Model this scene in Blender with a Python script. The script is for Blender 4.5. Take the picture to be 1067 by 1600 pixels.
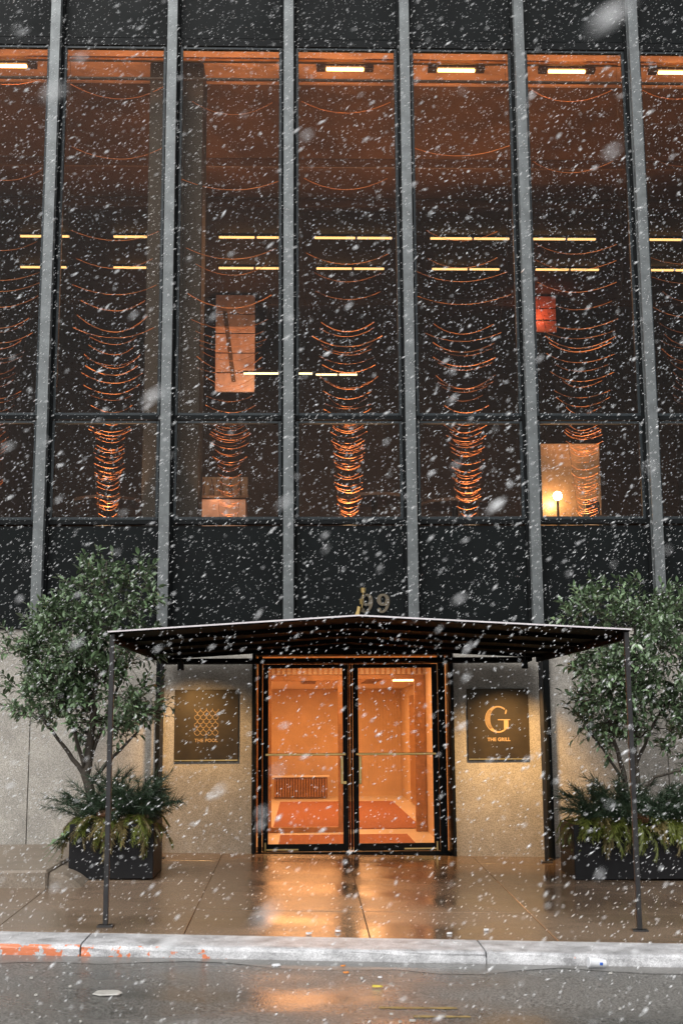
import bpy, math, random
import numpy as np
from mathutils import Vector, Matrix

for o in list(bpy.data.objects): bpy.data.objects.remove(o)
SC = bpy.context.scene
COL = SC.collection
R = math.radians

# ------------------------------------------------------------------ camera
cam_d = bpy.data.cameras.new('camera')
cam = bpy.data.objects.new('camera', cam_d); COL.objects.link(cam)
_F = Vector((0.03164213, 0.98554347, 0.16644173))
_R = Vector((0.99949824, -0.03096221, -0.00667892))
_U = Vector((0.00142896, -0.16656955, 0.98602867))
CAM = Vector((0.1587, -13.8365, 1.58))
cam.matrix_world = Matrix(((_R.x, _U.x, -_F.x, CAM.x), (_R.y, _U.y, -_F.y, CAM.y), (_R.z, _U.z, -_F.z, CAM.z), (0, 0, 0, 1)))
cam_d.sensor_fit = 'VERTICAL'; cam_d.sensor_height = 36.0; cam_d.sensor_width = 24.0
cam_d.lens = 1924.5 / 1600 * 36.0
cam_d.clip_end = 500; cam_d.clip_start = 0.05
cam_d.dof.use_dof = True; cam_d.dof.focus_distance = 13.6; cam_d.dof.aperture_fstop = 3.4
SC.camera = cam

# ------------------------------------------------------------------ sky, sun, exposure
SUN_EL, SUN_AZ = R(52), R(205)
world = bpy.data.worlds.new('World'); SC.world = world; world.use_nodes = True
nt = world.node_tree; nt.nodes.clear()
sky = nt.nodes.new('ShaderNodeTexSky'); sky.sky_type = 'NISHITA'; sky.sun_disc = False
sky.sun_elevation = SUN_EL; sky.sun_rotation = SUN_AZ; sky.dust_density = 4.0; sky.air_density = 1.0
hsv = nt.nodes.new('ShaderNodeHueSaturation'); hsv.inputs['Saturation'].default_value = 0.12   # overcast: nearly grey
bg = nt.nodes.new('ShaderNodeBackground'); bg.inputs['Strength'].default_value = 0.12
wo = nt.nodes.new('ShaderNodeOutputWorld')
nt.links.new(sky.outputs[0], hsv.inputs['Color']); nt.links.new(hsv.outputs[0], bg.inputs[0]); nt.links.new(bg.outputs[0], wo.inputs[0])
sd = bpy.data.lights.new('sun', 'SUN'); sd.energy = 0.9; sd.angle = R(40); sd.color = (1.0, 0.98, 0.95)
sun = bpy.data.objects.new('sun', sd); COL.objects.link(sun)
sun_dir = Vector((math.sin(SUN_AZ) * math.cos(SUN_EL), math.cos(SUN_AZ) * math.cos(SUN_EL), math.sin(SUN_EL)))
sun.rotation_euler = sun_dir.to_track_quat('Z', 'Y').to_euler()
SC.view_settings.view_transform = 'Standard'; SC.view_settings.look = 'None'
SC.view_settings.exposure = 0.85; SC.view_settings.gamma = 1.0
SC.render.engine = 'CYCLES'
SC.render.resolution_x = 682; SC.render.resolution_y = 1024

# ------------------------------------------------------------------ materials
M = {}
def mat(name, base, rough=0.6, metal=0.0, var=0.0, scale=8.0, rvar=0.0, bump=0.0, bscale=60.0, spec=0.5,
        island=0.0, emit=None, estr=0.0, dark=None, speck=0.0, speckscale=120.0, coat=0.0, ani=0.0):
    m = bpy.data.materials.new(name); m.use_nodes = True
    t = m.node_tree; n = t.nodes; L = t.links; b = n['Principled BSDF']
    b.inputs['Roughness'].default_value = rough; b.inputs['Metallic'].default_value = metal
    b.inputs['Specular IOR Level'].default_value = spec
    if coat: b.inputs['Coat Weight'].default_value = coat; b.inputs['Coat Roughness'].default_value = 0.12
    base = tuple(base) + (1,)
    tc = n.new('ShaderNodeTexCoord')
    col = None
    if var > 0 or dark:
        no = n.new('ShaderNodeTexNoise'); no.inputs['Scale'].default_value = scale; no.inputs['Detail'].default_value = 6
        no.inputs['Roughness'].default_value = 0.65
        L.new(tc.outputs['Object'], no.inputs['Vector'])
        mx = n.new('ShaderNodeMix'); mx.data_type = 'RGBA'
        mr = n.new('ShaderNodeMapRange'); mr.inputs[1].default_value = 0.32; mr.inputs[2].default_value = 0.68
        L.new(no.outputs[0], mr.inputs[0]); L.new(mr.outputs[0], mx.inputs[0])
        d = tuple(dark) + (1,) if dark else tuple(c * (1 - var) for c in base[:3]) + (1,)
        mx.inputs[6].default_value = d
        mx.inputs[7].default_value = tuple(min(1, c * (1 + var * 0.5)) for c in base[:3]) + (1,)
        col = mx.outputs[2]
        if rvar > 0:
            mr2 = n.new('ShaderNodeMapRange'); mr2.inputs[1].default_value = 0.35; mr2.inputs[2].default_value = 0.65
            mr2.inputs[3].default_value = max(0.02, rough - rvar); mr2.inputs[4].default_value = min(1, rough + rvar)
            no2 = n.new('ShaderNodeTexNoise'); no2.inputs['Scale'].default_value = scale * 0.6; no2.inputs['Detail'].default_value = 5
            L.new(tc.outputs['Object'], no2.inputs['Vector'])
            L.new(no2.outputs[0], mr2.inputs[0]); L.new(mr2.outputs[0], b.inputs['Roughness'])
    if speck > 0:
        v = n.new('ShaderNodeTexNoise'); v.inputs['Scale'].default_value = speckscale; v.inputs['Detail'].default_value = 2
        L.new(tc.outputs['Object'], v.inputs['Vector'])
        mr = n.new('ShaderNodeMapRange'); mr.inputs[1].default_value = 0.36; mr.inputs[2].default_value = 0.62
        mr.inputs[3].default_value = 1 - speck; mr.inputs[4].default_value = 1 + speck * 0.35
        L.new(v.outputs[0], mr.inputs[0])
        mul = n.new('ShaderNodeMix'); mul.data_type = 'RGBA'; mul.blend_type = 'MULTIPLY'; mul.inputs[0].default_value = 1
        if col: L.new(col, mul.inputs[6])
        else: mul.inputs[6].default_value = base
        L.new(mr.outputs[0], mul.inputs[7]); col = mul.outputs[2]
    if island > 0:
        g = n.new('ShaderNodeNewGeometry')
        hs = n.new('ShaderNodeHueSaturation')
        mr = n.new('ShaderNodeMapRange'); mr.inputs[3].default_value = 1 - island; mr.inputs[4].default_value = 1 + island
        L.new(g.outputs['Random Per Island'], mr.inputs[0]); L.new(mr.outputs[0], hs.inputs['Value'])
        if col: L.new(col, hs.inputs['Color'])
        else: hs.inputs['Color'].default_value = base
        col = hs.outputs[0]
    if col: L.new(col, b.inputs['Base Color'])
    else: b.inputs['Base Color'].default_value = base
    if bump > 0:
        bn = n.new('ShaderNodeTexNoise'); bn.inputs['Scale'].default_value = bscale; bn.inputs['Detail'].default_value = 4
        L.new(tc.outputs['Object'], bn.inputs['Vector'])
        bp = n.new('ShaderNodeBump'); bp.inputs['Strength'].default_value = bump; bp.inputs['Distance'].default_value = 0.01
        L.new(bn.outputs[0], bp.inputs['Height']); L.new(bp.outputs[0], b.inputs['Normal'])
    if emit:
        b.inputs['Emission Color'].default_value = tuple(emit) + (1,); b.inputs['Emission Strength'].default_value = estr
    M[name] = m
    return m

def glass(name, tint, refl=1.0, rough=0.015):
    m = bpy.data.materials.new(name); m.use_nodes = True
    t = m.node_tree; n = t.nodes; L = t.links; n.clear()
    out = n.new('ShaderNodeOutputMaterial'); tr = n.new('ShaderNodeBsdfTransparent'); gl = n.new('ShaderNodeBsdfGlossy')
    tr.inputs[0].default_value = tuple(tint) + (1,); gl.inputs['Roughness'].default_value = rough
    lw = n.new('ShaderNodeLayerWeight'); lw.inputs['Blend'].default_value = 0.5
    pw = n.new('ShaderNodeMath'); pw.operation = 'POWER'; pw.inputs[1].default_value = 5
    ma = n.new('ShaderNodeMath'); ma.operation = 'MULTIPLY_ADD'; ma.inputs[1].default_value = 0.9 * refl; ma.inputs[2].default_value = 0.025 * refl
    L.new(lw.outputs['Facing'], pw.inputs[0]); L.new(pw.outputs[0], ma.inputs[0])
    mx = n.new('ShaderNodeMixShader'); L.new(ma.outputs[0], mx.inputs[0]); L.new(tr.outputs[0], mx.inputs[1]); L.new(gl.outputs[0], mx.inputs[2])
    L.new(mx.outputs[0], out.inputs[0]); M[name] = m
    return m

mat('mullion', (0.135, 0.146, 0.148), 0.45, 0.5, var=0.35, scale=5, rvar=0.10, bump=0.05, bscale=30)
mat('bronze', (0.009, 0.010, 0.0105), 0.5, 0.0, spec=0.07, var=0.3, scale=4, rvar=0.1)
mat('frame', (0.020, 0.026, 0.029), 0.35, 0.2,spec=0.35, var=0.25, scale=6, rvar=0.1)
mat('spandrel', (0.006, 0.0075, 0.0078), 0.45, 0.0, spec=0.08, var=0.25, scale=2.5, rvar=0.12, bump=0.02, bscale=8)
mat('black', (0.008, 0.008, 0.009), 0.5, spec=0.2, var=0.3, scale=6, bump=0.05)
mat('stone', (0.38, 0.355, 0.315), 0.72, var=0.28, scale=2.2, bump=0.25, bscale=130, speck=0.38, speckscale=110)
mat('plinth', (0.21, 0.17, 0.13), 0.55, var=0.2, scale=4, bump=0.2, bscale=110, speck=0.35)
mat('canopy', (0.0022, 0.0021, 0.0022), 0.6, 0.0, spec=0.03, var=0.3, scale=5)
mat('sheen_trim', (0.66, 0.61, 0.63), 0.4, 0.0, var=0.2, scale=9)  # whitish: sky sheen on the canopy edge put into the colour
mat('post', (0.028, 0.027, 0.028), 0.4, 0.3, var=0.3, scale=8)
mat('plaque', (0.036, 0.025, 0.011), 0.45, 0.4, var=0.35, scale=5, rvar=0.06)
mat('gold', (0.42, 0.28, 0.14), 0.5, 0.3)
mat('brass', (0.62, 0.44, 0.18), 0.28, 1.0, var=0.2)
mat('numeral', (0.13, 0.105, 0.07), 0.45, 0.4, var=0.3)
mat('copper', (0.42, 0.20, 0.095), 0.48, 1.0)
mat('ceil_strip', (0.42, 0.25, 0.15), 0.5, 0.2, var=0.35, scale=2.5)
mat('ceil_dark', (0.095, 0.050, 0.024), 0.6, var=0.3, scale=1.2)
mat('wall_in', (0.075, 0.045, 0.028), 0.55, var=0.4, scale=1.4)
mat('floor_in', (0.10, 0.06, 0.04), 0.5, var=0.3)
mat('column', (0.018, 0.019, 0.018), 0.5, 0.2, var=0.2)
mat('panel_copper', (0.80, 0.50, 0.36), 0.45, 0.5, var=0.3, scale=6, bump=0.3, bscale=40)
mat('panel_red', (0.45, 0.15, 0.09), 0.5, 0.1, var=0.35, scale=5)
mat('panel_tan', (0.26, 0.17, 0.10), 0.45, 0.3, var=0.3, scale=14)
mat('tube', (1, 0.8, 0.5), emit=(1.0, 0.62, 0.24), estr=1.15)
mat('tube_hot', (1, 0.8, 0.5), emit=(1.0, 0.50, 0.17), estr=9.0)
mat('tube_cool', (1, 1, 0.8), emit=(1.0, 0.88, 0.55), estr=1.6)
mat('globe', (1, 0.85, 0.75), emit=(1.0, 0.72, 0.58), estr=1.3)
mat('bulb', (1, 0.9, 0.7), emit=(1.0, 0.72, 0.36), estr=45)
mat('lobby_wall', (0.66, 0.50, 0.34), 0.5, var=0.15, scale=1.5)
mat('lobby_floor', (0.72, 0.66, 0.56), 0.3, var=0.12, scale=3)
mat('lobby_ceiling', (0.72, 0.60, 0.46), 0.6, var=0.06)
mat('inner_frame', (0.40, 0.22, 0.10), 0.4, 0.3, var=0.3)
mat('mat_red', (0.34, 0.14, 0.08), 0.9, var=0.3, scale=30, bump=0.3)
mat('grille', (0.16, 0.09, 0.045), 0.5, 0.3)
mat('bark', (0.05, 0.04, 0.03), 0.8, var=0.5, scale=14, bump=0.6, bscale=50)
mat('leaf', (0.100, 0.155, 0.078), 0.30, island=0.6, spec=0.5, coat=0.3)
mat('pine', (0.028, 0.052, 0.026), 0.5, island=0.5)
mat('cedar', (0.105, 0.125, 0.02), 0.5, island=0.6)
mat('dry', (0.13, 0.10, 0.035), 0.55, island=0.5)
mat('cone', (0.16, 0.075, 0.035), 0.6, island=0.4)
mat('soil', (0.03, 0.022, 0.015), 0.9, var=0.4, scale=30, bump=0.6)
mat('paper', (0.60, 0.61, 0.63), 0.6, var=0.06)
mat('blue_ink', (0.02, 0.10, 0.45), 0.5)
mat('yellow_scrap', (0.55, 0.45, 0.06), 0.6, var=0.3)
mat('orange_scrap', (0.60, 0.22, 0.05), 0.6, var=0.3)
mat('grey_scrap', (0.38, 0.37, 0.34), 0.5, var=0.3, scale=20)
mat('yellow_paint', (0.26, 0.19, 0.07), 0.5, var=0.5, scale=12)
mat('fixture', (0.02, 0.013, 0.01), 0.5)
mat('flake', (0.93, 0.94, 0.95), 0.7, spec=0.3)
_t = M['flake'].node_tree; _mx = _t.nodes.new('ShaderNodeMixShader'); _tr = _t.nodes.new('ShaderNodeBsdfTransparent'); _mx.inputs[0].default_value = 0.6
_t.links.new(_tr.outputs[0], _mx.inputs[1]); _t.links.new(_t.nodes['Principled BSDF'].outputs[0], _mx.inputs[2]); _t.links.new(_mx.outputs[0], _t.nodes['Material Output'].inputs[0])   # thin, half-clear flakes
glass('window_glass', (0.90, 0.84, 0.78), 0.3)
glass('door_glass', (0.97, 0.95, 0.93), 0.25)

def wet_ground(name, c_dry, c_dark, r_lo, r_hi, speck, speckscale, wetscale, bump, bscale):
    """wet paving: patches of standing film (smooth) between rougher, drier grain"""
    m = bpy.data.materials.new(name); m.use_nodes = True; M[name] = m
    t = m.node_tree; n = t.nodes; L = t.links; b = n['Principled BSDF']
    tc = n.new('ShaderNodeTexCoord')
    w = n.new('ShaderNodeTexNoise'); w.inputs['Scale'].default_value = wetscale; w.inputs['Detail'].default_value = 5; w.inputs['Roughness'].default_value = 0.6
    mp = n.new('ShaderNodeMapping'); mp.inputs['Scale'].default_value = (0.55, 1.0, 1.0)
    L.new(tc.outputs['Object'], mp.inputs[0]); L.new(mp.outputs[0], w.inputs['Vector'])
    wr = n.new('ShaderNodeMapRange'); wr.inputs[1].default_value = 0.42; wr.inputs[2].default_value = 0.60
    L.new(w.outputs[0], wr.inputs[0])
    s = n.new('ShaderNodeTexNoise'); s.inputs['Scale'].default_value = speckscale; s.inputs['Detail'].default_value = 3
    L.new(tc.outputs['Object'], s.inputs['Vector'])
    sr = n.new('ShaderNodeMapRange'); sr.inputs[1].default_value = 0.35; sr.inputs[2].default_value = 0.65
    sr.inputs[3].default_value = 1 - speck; sr.inputs[4].default_value = 1 + speck
    L.new(s.outputs[0], sr.inputs[0])
    mx = n.new('ShaderNodeMix'); mx.data_type = 'RGBA'; mx.inputs[6].default_value = tuple(c_dry) + (1,); mx.inputs[7].default_value = tuple(c_dark) + (1,)
    L.new(wr.outputs[0], mx.inputs[0])
    mu = n.new('ShaderNodeMix'); mu.data_type = 'RGBA'; mu.blend_type = 'MULTIPLY'; mu.inputs[0].default_value = 1
    L.new(mx.outputs[2], mu.inputs[6]); L.new(sr.outputs[0], mu.inputs[7]); L.new(mu.outputs[2], b.inputs['Base Color'])
    rr = n.new('ShaderNodeMapRange'); rr.inputs[3].default_value = r_hi; rr.inputs[4].default_value = r_lo
    L.new(wr.outputs[0], rr.inputs[0]); L.new(rr.outputs[0], b.inputs['Roughness'])
    bn = n.new('ShaderNodeTexNoise'); bn.inputs['Scale'].default_value = bscale; bn.inputs['Detail'].default_value = 4
    L.new(tc.outputs['Object'], bn.inputs['Vector'])
    bs = n.new('ShaderNodeMapRange'); bs.inputs[3].default_value = bump; bs.inputs[4].default_value = bump * 0.25
    L.new(wr.outputs[0], bs.inputs[0])
    bp = n.new('ShaderNodeBump'); bp.inputs['Distance'].default_value = 0.01
    L.new(bs.outputs[0], bp.inputs['Strength']); L.new(bn.outputs[0], bp.inputs['Height']); L.new(bp.outputs[0], b.inputs['Normal'])
    return m
wet_ground('paving', (0.19, 0.135, 0.094), (0.12, 0.082, 0.054), 0.08, 0.24, 0.3, 140, 0.9, 0.22, 90)
wet_ground('asphalt', (0.135, 0.131, 0.122), (0.088, 0.086, 0.081), 0.09, 0.50, 0.7, 70, 0.55, 0.6, 75)
wet_ground('gutter_water', (0.15, 0.145, 0.135), (0.13, 0.127, 0.12), 0.26, 0.40, 0.25, 60, 1.5, 0.12, 20)

def kerb_material():
    m = mat('kerb', (0.50, 0.50, 0.51), 0.42, var=0.5, scale=6, bump=0.35, bscale=70, speck=0.3)
    t = m.node_tree; n = t.nodes; L = t.links; b = n['Principled BSDF']
    src = b.inputs['Base Color'].links[0].from_socket
    tc = n.new('ShaderNodeTexCoord'); sp = n.new('ShaderNodeSeparateXYZ'); L.new(tc.outputs['Object'], sp.inputs[0])
    no = n.new('ShaderNodeTexNoise'); no.inputs['Scale'].default_value = 14; no.inputs['Detail'].default_value = 5; L.new(tc.outputs['Object'], no.inputs['Vector'])
    # old orange paint on the kerb's face: front 1.5 cm of the stone, up to x = -0.35 where it has flaked away
    xm = n.new('ShaderNodeMapRange'); xm.inputs[1].default_value = -2.4; xm.inputs[2].default_value = -0.15; xm.inputs[3].default_value = 0.62; xm.inputs[4].default_value = 0.30
    L.new(sp.outputs['X'], xm.inputs[0])
    ge = n.new('ShaderNodeNewGeometry'); sn = n.new('ShaderNodeSeparateXYZ'); L.new(ge.outputs['True Normal'], sn.inputs[0])
    fm = n.new('ShaderNodeMath'); fm.operation = 'LESS_THAN'; fm.inputs[1].default_value = -0.55; L.new(sn.outputs['Y'], fm.inputs[0])
    gt = n.new('ShaderNodeMath'); gt.operation = 'GREATER_THAN'; L.new(xm.outputs[0], gt.inputs[0]); L.new(no.outputs[0], gt.inputs[1])
    mm = n.new('ShaderNodeMath'); mm.operation = 'MULTIPLY'; L.new(gt.outputs[0], mm.inputs[0]); L.new(fm.outputs[0], mm.inputs[1])
    mx = n.new('ShaderNodeMix'); mx.data_type = 'RGBA'; L.new(mm.outputs[0], mx.inputs[0]); L.new(src, mx.inputs[6]); mx.inputs[7].default_value = (0.56, 0.17, 0.075, 1)
    L.new(mx.outputs[2], b.inputs['Base Color'])
kerb_material()

# ------------------------------------------------------------------ mesh helpers
class MB:
    def __init__(s): s.v = []; s.f = []
    def add(s, v, f):
        k = len(s.v); s.v += [tuple(p) for p in v]; s.f += [tuple(i + k for i in q) for q in f]; return s
    def box(s, x0, x1, y0, y1, z0, z1, b=0.0):
        if b <= 0:
            return s.add([(x, y, z) for z in (z0, z1) for y in (y0, y1) for x in (x0, x1)],
                         [(0, 2, 3, 1), (4, 5, 7, 6), (0, 1, 5, 4), (2, 6, 7, 3), (0, 4, 6, 2), (1, 3, 7, 5)])
        b = min(b, (x1 - x0) * 0.45, (y1 - y0) * 0.45, (z1 - z0) * 0.45)
        c = [(x0, x1), (y0, y1), (z0, z1)]; vs = []; idx = {}
        for sx in (0, 1):
            for sy in (0, 1):
                for sz in (0, 1):
                    s3 = (sx, sy, sz); p = [c[a][s3[a]] for a in range(3)]
                    for ax in range(3):
                        q = [p[a] + (b if s3[a] == 0 else -b) if a != ax else p[a] for a in range(3)]
                        idx[(sx, sy, sz, ax)] = len(vs); vs.append(q)
        fs = []
        for ax in range(3):
            u, w = [(1, 2), (2, 0), (0, 1)][ax]
            for sd_ in (0, 1):
                def K(a, b_):
                    t = [0, 0, 0]; t[ax] = sd_; t[u] = a; t[w] = b_; return idx[(*t, ax)]
                q = [K(0, 0), K(1, 0), K(1, 1), K(0, 1)]
                fs.append(q if sd_ else q[::-1])
        for ax in range(3):      # edges parallel to ax
            u, w = [(1, 2), (2, 0), (0, 1)][ax]
            for a in (0, 1):
                for b_ in (0, 1):
                    def K(e, which):
                        t = [0, 0, 0]; t[ax] = e; t[u] = a; t[w] = b_; return idx[(*t, which)]
                    q = [K(0, u), K(1, u), K(1, w), K(0, w)]
                    fs.append(q if (a == b_) else q[::-1])
        for sx in (0, 1):
            for sy in (0, 1):
                for sz in (0, 1):
                    q = [idx[(sx, sy, sz, a)] for a in range(3)]
                    fs.append(q if (sx + sy + sz) % 2 else q[::-1])
        return s.add(vs, fs)
    def tube(s, pts, rad, n=6, cap=True):
        pts = [Vector(p) for p in pts]; k = len(pts)
        if not hasattr(rad, '__len__'): rad = [rad] * k
        ring0 = len(s.v); up = None
        for i, p in enumerate(pts):
            t = (pts[min(i + 1, k - 1)] - pts[max(i - 1, 0)]).normalized()
            if up is None: up = Vector((0, 0, 1)) if abs(t.z) < 0.9 else Vector((1, 0, 0))
            a = t.cross(up).normalized(); b = a.cross(t).normalized(); up = b
            for j in range(n):
                an = 2 * math.pi * j / n
                s.v.append(tuple(p + (a * math.cos(an) + b * math.sin(an)) * rad[i]))
        for i in range(k - 1):
            for j in range(n):
                q = ring0 + i * n
                s.f.append((q + j, q + (j + 1) % n, q + n + (j + 1) % n, q + n + j))
        if cap:
            s.f.append(tuple(ring0 + j for j in range(n))[::-1]); s.f.append(tuple(ring0 + (k - 1) * n + j for j in range(n)))
        return s
    def cyl(s, a, b, r0, r1=None, n=14): return s.tube([a, b], [r0, r0 if r1 is None else r1], n)
    def sphere(s, c, r, nu=14, nv=8, sq=(1, 1, 1)):
        k = len(s.v); s.v.append((c[0], c[1], c[2] + r * sq[2]))
        for i in range(1, nv):
            th = math.pi * i / nv
            for j in range(nu):
                ph = 2 * math.pi * j / nu
                s.v.append((c[0] + r * sq[0] * math.sin(th) * math.cos(ph), c[1] + r * sq[1] * math.sin(th) * math.sin(ph), c[2] + r * sq[2] * math.cos(th)))
        s.v.append((c[0], c[1], c[2] - r * sq[2])); e = len(s.v) - 1
        for j in range(nu): s.f.append((k, k + 1 + j, k + 1 + (j + 1) % nu))
        for i in range(nv - 2):
            for j in range(nu):
                a = k + 1 + i * nu; s.f.append((a + j, a + nu + j, a + nu + (j + 1) % nu, a + (j + 1) % nu))
        a = k + 1 + (nv - 2) * nu
        for j in range(nu): s.f.append((a + j, e, a + (j + 1) % nu))
        return s
    def prism(s, poly, z0, z1, axis='z'):
        """poly: ccw list of 2-D points; axis the extrusion axis"""
        n = len(poly); f = {'z': lambda u, w, h: (u, w, h), 'y': lambda u, w, h: (u, h, w), 'x': lambda u, w, h: (h, u, w)}[axis]
        vs = [f(u, w, z0) for u, w in poly] + [f(u, w, z1) for u, w in poly]
        fs = [tuple(range(n))[::-1], tuple(range(n, 2 * n))] + [(i, (i + 1) % n, n + (i + 1) % n, n + i) for i in range(n)]
        if axis == 'y': fs = [q[::-1] for q in fs]
        return s.add(vs, fs)
    def ribbon(s, pts, wid, y0, y1):
        """a stroke in the xz plane, its width varying, raised from y0 (back) to y1 (front)"""
        k = len(pts)
        if not hasattr(wid, '__len__'): wid = [wid] * k
        q = len(s.v)
        for i, (x, z) in enumerate(pts):
            ax, az = pts[max(i - 1, 0)]; bx, bz = pts[min(i + 1, k - 1)]
            d = math.hypot(bx - ax, bz - az) or 1; nx, nz = -(bz - az) / d, (bx - ax) / d
            for sg in (-1, 1):
                for y in (y0, y1): s.v.append((x + sg * nx * wid[i] / 2, y, z + sg * nz * wid[i] / 2))
        for i in range(k - 1):
            a = q + i * 4; b = a + 4
            s.f += [(a + 1, a + 3, b + 3, b + 1), (a, b, b + 2, a + 2), (a, a + 1, b + 1, b), (a + 2, b + 2, b + 3, a + 3)]
        s.f += [(q, q + 2, q + 3, q + 1), (q + (k - 1) * 4, q + (k - 1) * 4 + 1, q + (k - 1) * 4 + 3, q + (k - 1) * 4 + 2)]
        return s
    def mesh(s, name, m, smooth=False):
        me = bpy.data.meshes.new(name); me.from_pydata(s.v, [], s.f); me.update()
        if isinstance(m, str): m = M[m]
        me.materials.append(m)
        if smooth: me.polygons.foreach_set('use_smooth', [True] * len(me.polygons))
        return me
    def build(s, name, m, parent=None, smooth=False, loc=None):
        o = bpy.data.objects.new(name, s.mesh(name, m, smooth)); COL.objects.link(o)
        if parent: o.parent = parent
        if loc: o.location = loc
        return o

def tag(o, label=None, cat=None, group=None, kind=None):
    if label: o['label'] = label
    if cat: o['category'] = cat
    if group: o['group'] = group
    if kind: o['kind'] = kind
    return o
def empty(name, loc, label, cat, group=None):
    o = bpy.data.objects.new(name, None); o.location = loc; o.empty_display_size = 0.1; COL.objects.link(o)
    return tag(o, label, cat, group)
def link_mesh(name, me, parent, loc=(0, 0, 0), rot=None, scale=None):
    o = bpy.data.objects.new(name, me); COL.objects.link(o); o.parent = parent; o.location = loc
    if rot: o.rotation_euler = rot
    if scale: o.scale = scale
    return o
def lamp(name, kind, loc, energy, color, target=None, size=0.1, size_y=None, cone=None, blend=0.4, parent=None):
    d = bpy.data.lights.new(name, kind); d.energy = energy; d.color = color
    if kind == 'AREA':
        d.size = size
        if size_y: d.shape = 'RECTANGLE'; d.size_y = size_y
    else: d.shadow_soft_size = size
    if kind == 'SPOT': d.spot_size = R(cone); d.spot_blend = blend
    o = bpy.data.objects.new(name, d); COL.objects.link(o); o.location = loc
    if target is not None: o.rotation_euler = (Vector(loc) - Vector(target)).to_track_quat('Z', 'Y').to_euler()
    if parent: o.parent = parent
    return o
def text_mesh(body, size, depth, offset=0.0, space=1.0):
    c = bpy.data.curves.new('text', 'FONT'); c.body = body; c.size = size; c.extrude = depth; c.offset = offset
    c.align_x = 'CENTER'; c.align_y = 'CENTER'; c.space_character = space; c.resolution_u = 4
    o = bpy.data.objects.new('text', c); COL.objects.link(o)
    bpy.context.view_layer.update()
    me = bpy.data.meshes.new_from_object(o.evaluated_get(bpy.context.evaluated_depsgraph_get()))
    bpy.data.objects.remove(o)
    return me

# ------------------------------------------------------------------ ground
def gz(x, y):                                    # the street falls to the right, the pavement falls to the kerb
    return -0.02 * (x - 0.65) + 0.026 * (max(y, -4.4) + 4.4)
KB, KF = -4.40, -4.86                            # kerb back and front line
def ky(x): return -0.055 * (x - 0.5)             # the kerb is not quite parallel to the house
KH = 0.088
def rz(x, y): return -0.02 * (x - 0.65) - KH + 0.012 * max(0, min(6, (KF + ky(x) - y)))

mb = MB(); xs = [-60, -25, -12] + [-8 + i * 0.5 for i in range(36)] + [14, 25, 60]
ys = [KF + 0.25, KF - 0.5, KF - 1.0, KF - 1.5, KF - 2.5, KF - 4, KF - 6, -20, -60]
for y in ys:
    for x in xs: mb.v.append((x, y + (ky(max(-8, min(9.5, x))) if y > -8 else 0), rz(x, y)))
nx = len(xs)
for j in range(len(ys) - 1):
    for i in range(nx - 1): mb.f.append((j * nx + i, (j + 1) * nx + i, (j + 1) * nx + i + 1, j * nx + i + 1))
tag(mb.build('road', 'asphalt'), 'wet grey asphalt road along the kerb', 'road', kind='structure')
# water standing in the gutter
rnd = random.Random(4); mb = MB(); n = 60
for i in range(n + 1):
    x = -8 + i * 17 / n; y0 = KF + ky(x) + 0.02; wv = 0.27 + 0.10 * math.sin(x * 2.1) + 0.07 * math.sin(x * 5.3 + 1) + rnd.uniform(-.03, .03)
    mb.v += [(x, y0, rz(x, KF) + 0.006), (x, y0 - wv, rz(x, KF) + 0.006)]
    if i: a = 2 * i; mb.f.append((a - 2, a - 1, a + 1, a))
tag(mb.build('gutter_water', 'gutter_water'), 'strip of melt water in the gutter along the kerb', 'water', kind='structure')

# pavement: bed + slabs
bed = MB(); xs = [-14 + i for i in range(31)]
for y in (KB - 0.12, KB, -2, 1.0):
    for x in xs: bed.v.append((x, y, gz(x, y) - 0.035))
for j in range(3):
    for i in range(30): a = j * 31 + i; bed.f.append((a, a + 1, a + 32, a + 31))
pave = tag(bed.build('pavement', mat('bed', (0.06, 0.05, 0.04), 0.8, var=0.3)), 'wet tan stone pavement before the entrance', 'pavement', kind='structure')
XJ = [-9.2, -7.8, -6.4, -5.0, -3.58, -2.13, -0.72, 0.65, 2.02, 3.42, 4.84, 6.2, 7.6, 9.0]
YJ = [KB, -3.33, -1.9, -0.45, 0.14]
rnd = random.Random(8)
for i in range(len(XJ) - 1):
    for j in range(len(YJ) - 1):
        x0, x1, y0, y1 = XJ[i] + .0025, XJ[i + 1] - .0025, YJ[j] + .0025, YJ[j + 1] - .0025
        s = MB(); dz = rnd.uniform(-.002, .002)
        def yy(x, y): return y + ky(x) if j == 0 and y == y0 else y
        top = [(x0, yy(x0, y0)), (x1, yy(x1, y0)), (x1, y1), (x0, y1)]
        c = [(sum(p[0] for p in top) / 4), (sum(p[1] for p in top) / 4)]
        ins = [(p[0] + math.copysign(.003, c[0] - p[0]), p[1] + math.copysign(.003, c[1] - p[1])) for p in top]
        s.v = [(x, y, gz(x, y) - .06) for x, y in top] + [(x, y, gz(x, y) - .003 + dz) for x, y in top] + [(x, y, gz(x, y) + dz) for x, y in ins]
        for k in range(4):
            m_ = (k + 1) % 4; s.f += [(k, m_, 4 + m_, 4 + k), (4 + k, 4 + m_, 8 + m_, 8 + k)]
        s.f.append((8, 9, 10, 11)); s.build('paving_slab', 'paving', pave)
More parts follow.
